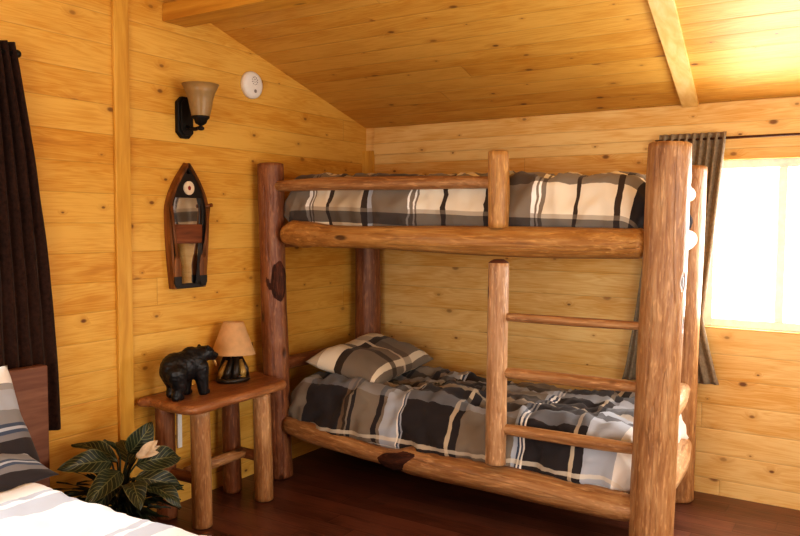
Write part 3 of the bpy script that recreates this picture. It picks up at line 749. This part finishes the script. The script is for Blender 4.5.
# ------------------------------------------------------------------ curtains
def curtain(name, path, z0, z1, amp, folds, mat, parent, shape, nz=60, ns=140, seed=0, ax='x', wall=0.0):
    """path(s, t) -> position along wall; s across 0..1, t up 0..1"""
    bm = B(); g = []
    for j in range(nz + 1):
        t = j / nz; r = []
        for i in range(ns + 1):
            s = i / ns; a, dep = shape(s, t)
            ph = s * folds * 2 * PI + .6 * noise.noise(Vector((s * 6, t * 1.5, seed)))
            k = amp * (.75 + .5 * noise.noise(Vector((s * 5, t * 2 + 4, seed + 2))))
            dd = dep + k * math.sin(ph) + .006 * noise.noise(Vector((s * 20, t * 9, seed)))
            z = z0(s) + (z1 - z0(s)) * t
            r.append(bm.verts.new((a, dd, z) if ax == 'x' else (dd, a, z)))
        g.append(r)
    for j in range(nz):
        for i in range(ns): bm.faces.new((g[j][i], g[j][i + 1], g[j + 1][i + 1], g[j + 1][i]))
    o = mk(name, bm, mat, parent); md = o.modifiers.new('t', 'SOLIDIFY'); md.thickness = .003; return o
def bshape(s, t):      # gathered at the waist where it is tied behind the bunk post, hem flaring out
    l = 1.865 + .18 * t ** .8
    r = 2.300 + .092 * ((t - .27) / .73) ** .9 if t > .27 else 2.300 + .092 * ((.27 - t) / .27) ** 1.2
    return l + (r - l) * s, -.062
ct = empty('curtain', (2.15, -.055, 1.97), 'taupe curtain hanging behind the bunk beside the bright window', 'curtain')
curtain('curtain_cloth', None, lambda s: .60 + .03 * s, 1.995, .015, 9, M['curt'], ct, bshape, seed=3)
rd = empty('curtain_rod', (2.8, -.055, 1.962), 'thin brown curtain rod above the bright window', 'curtain rod')
bm = B(); tube(bm, [(2.02, -.058, 1.962), (3.85, -.058, 1.962)], .007, 12); mk('pole', bm, M['rod'], rd)
for x in (2.03, 3.7): mk('bracket', box(B(), (x - .008, -.062, 1.955), (x + .008, -.016, 1.968), .002), M['blackm'], rd, False)
def lshape(s, t):
    y1 = -2.447 - .173 * t ** 1.8; return y1 + (-2.82 - y1) * s, .062
cl = empty('curtain', (.06, -2.6, 2.2), 'dark brown curtain hanging on the left wall behind the headboard', 'curtain')
curtain('curtain_cloth', None, lambda s: .575, 2.235, .020, 6, M['curtd'], cl, lshape, seed=8, ax='y')
rd = empty('curtain_rod', (.06, -3.4, 2.19), 'dark curtain rod with a ball finial over the dark brown curtain', 'curtain rod')
bm = B(); tube(bm, [(.062, -2.615, 2.192), (.062, -4.2, 2.192)], .009, 12); mk('pole', bm, M['blackm'], rd)
bm = B(); blob(bm, (.062, -2.608, 2.192), .017); mk('finial', bm, M['blackm'], rd)
bm = B(); box(bm, (.0, -2.70, 2.184), (.066, -2.685, 2.2), .002); mk('bracket', bm, M['blackm'], rd, False)

# ------------------------------------------------------------------ double bed in front
BY1, BY0 = -2.825, -4.15
db = empty('bed', (1.1, -3.4, 0), 'bed with brown wooden headboard under the dark brown curtain', 'bed')
bm = B(); box(bm, (.085, -4.2, 0.25), (.135, -2.545, .885), .008); mk('headboard', bm, M['head'], db, False)
for y in (-2.59, -4.155):
    bm = B(); box(bm, (.078, y - .045, 0), (.142, y + .045, .60 if False else .25), .006); mk('leg', bm, M['head'], db, False)
bm = B()
box(bm, (.14, BY1 - .09, .18), (2.1, BY1 - .05, .32), .006); box(bm, (.14, BY0 + .03, .18), (2.1, BY0 + .07, .32), .006); box(bm, (2.06, BY0 + .03, .18), (2.1, BY1 - .05, .32), .006); box(bm, (.14, BY0 + .07, .27), (2.06, BY1 - .09, .30))
mk('frame', bm, M['head'], db, False)
for y in (BY1 - .09, BY0 + .06):
    bm = B(); box(bm, (2.03, y - .03, 0), (2.09, y + .03, .19), .005); mk('leg', bm, M['head'], db, False)
bm = B(); box(bm, (.15, BY0 + .04, .325), (2.08, BY1 - .05, .50), .05, 4)
tag(mk('mattress', bm, M['sheet'], None, True, (1.1, -3.4, .31)), 'mattress of the bed under the sunlit plaid cover', 'mattress')
o = cover('comforter', .42, 2.14, BY0 - .02, BY1, .545, (.0, .3, .3, .28), .075, M['plaidW'], puff=.022, wr=.009, seed=11, uvo=(0, 0), bulge=.02, origin=(1.1, -3.4, .4))
tag(o, 'plaid cover with sun glare painted into its colour, spread over the bed in the lower corner', 'comforter')
mt = Matrix.Translation((.27, -3.06, .715)) @ Matrix.Rotation(math.radians(4), 4, 'Z') @ Matrix.Rotation(math.radians(62), 4, 'Y')
o = mk('pillow', pillow_bm(.225, .34, .10, mt, 9), M['plaidQ'], None, origin=(.27, -3.06, .6))
tag(o, 'pale grey plaid pillow leaning on the brown headboard', 'pillow')
mt = Matrix.Translation((.36, -3.10, .592)) @ Matrix.Rotation(math.radians(-3), 4, 'Z') @ Matrix.Rotation(math.radians(14), 4, 'Y')
o = mk('pillow', pillow_bm(.18, .335, .055, mt, 12), M['plaidQ'], None, origin=(.36, -3.10, .55))
tag(o, 'flat plaid pillow lying beneath the leaning one', 'pillow')

# ------------------------------------------------------------------ plant
px_, py_ = .30, -2.32
pl = empty('potted_plant', (px_, py_, 0), 'dark green striped-leaf potted plant on the floor between bed and nightstand', 'plant')
bm = B(); lathe(bm, [(.075, 0), (.085, .02), (.105, .17), (.112, .172), (.112, .195), (.102, .195), (.098, .17)], (px_, py_, 0), 28); mk('pot', bm, M['pot'], pl)
bm = B(); lathe(bm, [(.001, .165), (.097, .166), (.097, .172), (.001, .178)], (px_, py_, 0), 24, cap=False); mk('soil', bm, M['soil'], pl)
def leaf(bm, base, tip, width, sagv=.03, cup=.25, up=Vector((0, 0, 1)), n=14, m=6):
    uvl = bm.loops.layers.uv.verify()
    base, tip = Vector(base), Vector(tip); d = tip - base; L_ = d.length; f = d.normalized()
    sd = f.cross(up).normalized(); nn = sd.cross(f).normalized(); g = []
    for i in range(n + 1):
        t = i / n; wd = width * (math.sin(PI * t ** .75) ** .75 if 0 < t < 1 else 0) + .0008
        r = []
        for j in range(m + 1):
            s = -1 + 2 * j / m
            p = base + d * t + nn * (sagv * math.sin(PI * t) + cup * wd * abs(s) + .006 * math.sin(t * 9 + s * 4)) + sd * wd * s
            r.append((bm.verts.new(p), (t, (s + 1) / 2)))
        g.append(r)
    for i in range(n):
        for j in range(m):
            q = [g[i][j], g[i + 1][j], g[i + 1][j + 1], g[i][j + 1]]
            fc = bm.faces.new([k[0] for k in q])
            for l, k in zip(fc.loops, q): l[uvl].uv = k[1]
LV = [((.30, -2.36, .44), (.27, -2.60, .47), .052, .035), ((.33, -2.34, .40), (.42, -2.58, .34), .050, .03), ((.36, -2.28, .42), (.40, -2.06, .40), .055, .04),
      ((.30, -2.27, .46), (.34, -2.17, .585), .055, .03), ((.38, -2.30, .37), (.48, -2.12, .29), .050, .03), ((.26, -2.30, .42), (.10, -2.42, .50), .045, .03),
      ((.28, -2.25, .40), (.10, -2.16, .46), .045, .03), ((.40, -2.34, .36), (.56, -2.42, .30), .050, .04), ((.32, -2.33, .46), (.33, -2.42, .56), .03, .01),
      ((.34, -2.36, .36), (.40, -2.52, .27), .045, .03), ((.36, -2.25, .36), (.38, -2.08, .25), .045, .03), ((.42, -2.27, .33), (.56, -2.20, .24), .045, .03)]
stems = B()
for i, (b0, t0, wdt, sg) in enumerate(LV):
    bm = B(); up = Vector((.75, -.45, .6)) if i in (0, 1, 2, 4, 10) else (Vector((.9, -.4, .15)) if i == 3 else Vector((.3, -.2, 1)))
    leaf(bm, b0, t0, wdt, sg, .18, up); mk('leaf', bm, M['leaf'], pl)
    tube(stems, [(px_ + .01 * math.cos(i), py_ + .01 * math.sin(i), .17), Vector((px_, py_, .32)).lerp(Vector(b0), .6), b0], .004, 6)
mk('stem', stems, M['fern'], pl)
bm = B(); leaf(bm, (.37, -2.27, .455), (.40, -2.19, .515), .022, .02, .3, Vector((.8, -.5, .5))); leaf(bm, (.36, -2.28, .46), (.42, -2.20, .465), .020, .015, .3, Vector((.8, -.5, .5)))
leaf(bm, (.37, -2.27, .47), (.40, -2.18, .485), .018, .01, .3, Vector((.6, -.5, .8)))
mk('bract', bm, M['bract'], pl)['label'] = 'pale pinkish bract among the leaves'
fr = B(); uvl = fr.loops.layers.uv.verify()
for i in range(120):   # fine grassy blades low down
    a = random.uniform(0, 2 * PI); ln = random.uniform(.14, .27); b0 = Vector((px_ + .03 * math.cos(a), py_ + .03 * math.sin(a), random.uniform(.18, .30)))
    t0 = b0 + Vector((math.cos(a) * ln, math.sin(a) * ln, random.uniform(-.06, .12)))
    t0.x = max(.04, t0.x); leaf(fr, b0, t0, random.uniform(.004, .008), random.uniform(.01, .05), .1, Vector((.3, -.2, 1)), 6, 2)
mk('fern_frond', fr, M['fern'], pl)

# ------------------------------------------------------------------ small wall fittings behind the nightstand
wo = empty('wall_outlet', (0, -1.85, .29), 'pale outlet cover on the wall between the plant and the nightstand', 'outlet')
bm = B(); box(bm, (0, -1.90, .215), (.010, -1.825, .345), .003); mk('cover_plate', bm, M['plate'], wo, False)
for z in (.255, .305): mk('socket', box(B(), (.008, -1.880, z - .014), (.0115, -1.846, z + .014), .0015), M['greyp'], wo, False)
bm = B(); box(bm, (0, -1.735, .30), (.012, -1.705, .50), .003)
tag(mk('wall_strip', bm, M['white'], None, False, (0, -1.72, .4)), 'narrow white strip on wall behind the nightstand legs', 'strip')

# ------------------------------------------------------------------ lights
def area(name, loc, rot, sx, sy_, power, color):
    l = bpy.data.lights.new(name, 'AREA'); l.shape = 'RECTANGLE'; l.size, l.size_y = sx, sy_; l.energy = power; l.color = color
    o = bpy.data.objects.new(name, l); COL.objects.link(o); o.location = loc; o.rotation_euler = rot; return o
cxw = (WB[0] + WB[1]) / 2; czw = (WB[2] + WB[3]) / 2
area('daylight_back_window', (cxw, T + .03, czw), (-PI / 2, 0, 0), WB[1] - WB[0], WB[3] - WB[2], 88, (1, .98, .95))
area('daylight_front_window', ((WF[0] + WF[1]) / 2, -D - T - .03, (WF[2] + WF[3]) / 2), (PI / 2, 0, 0), WF[1] - WF[0], WF[3] - WF[2], 108, (1, .97, .92))
area('daylight_right_window', (W + T + .03, (WR[0] + WR[1]) / 2, (WR[2] + WR[3]) / 2), (0, PI / 2, 0), WR[3] - WR[2], WR[1] - WR[0], 72, (1, .97, .92))
area('daylight_left_window', (-T - .03, (WL[0] + WL[1]) / 2, (WL[2] + WL[3]) / 2), (0, -PI / 2, 0), WL[3] - WL[2], WL[1] - WL[0], 30, (1, .97, .93))
sl = bpy.data.lights.new('sun', 'SUN'); sl.energy = 2.0; sl.angle = math.radians(8); sl.color = (.86, .93, 1)
so = bpy.data.objects.new('sun', sl); COL.objects.link(so); so.location = (-3, -4, 5)
so.rotation_euler = Vector((1, .12, -.95)).to_track_quat('-Z', 'Y').to_euler()
wd = bpy.data.worlds.new('sky'); SC.world = wd; wd.use_nodes = True
wd.node_tree.nodes['Background'].inputs[0].default_value = (.95, .97, 1, 1); wd.node_tree.nodes['Background'].inputs[1].default_value = 1.5

# ------------------------------------------------------------------ camera
f_, pitch, yaw, roll, cx_, cy_ = 767.911, .0589226, -.568924, .00554512, 3.152907, 4.476381
F = Vector((math.sin(yaw) * math.cos(pitch), math.cos(yaw) * math.cos(pitch), -math.sin(pitch)))
R = Vector((math.cos(yaw), -math.sin(yaw), 0)); U = R.cross(F)
R2 = R * math.cos(roll) + U * math.sin(roll); U2 = -R * math.sin(roll) + U * math.cos(roll)
cd = bpy.data.cameras.new('camera'); cam = bpy.data.objects.new('camera', cd); COL.objects.link(cam)
cd.sensor_width = 36; cd.lens = f_ * 36 / 800; cd.clip_start = .05
mm = Matrix((R2, U2, -F)).transposed().to_4x4(); mm.translation = (cx_, -cy_, 1.5); cam.matrix_world = mm
SC.camera = cam
SC.view_settings.view_transform = 'Standard'; SC.view_settings.look = 'Medium High Contrast'; SC.view_settings.exposure = -0.08
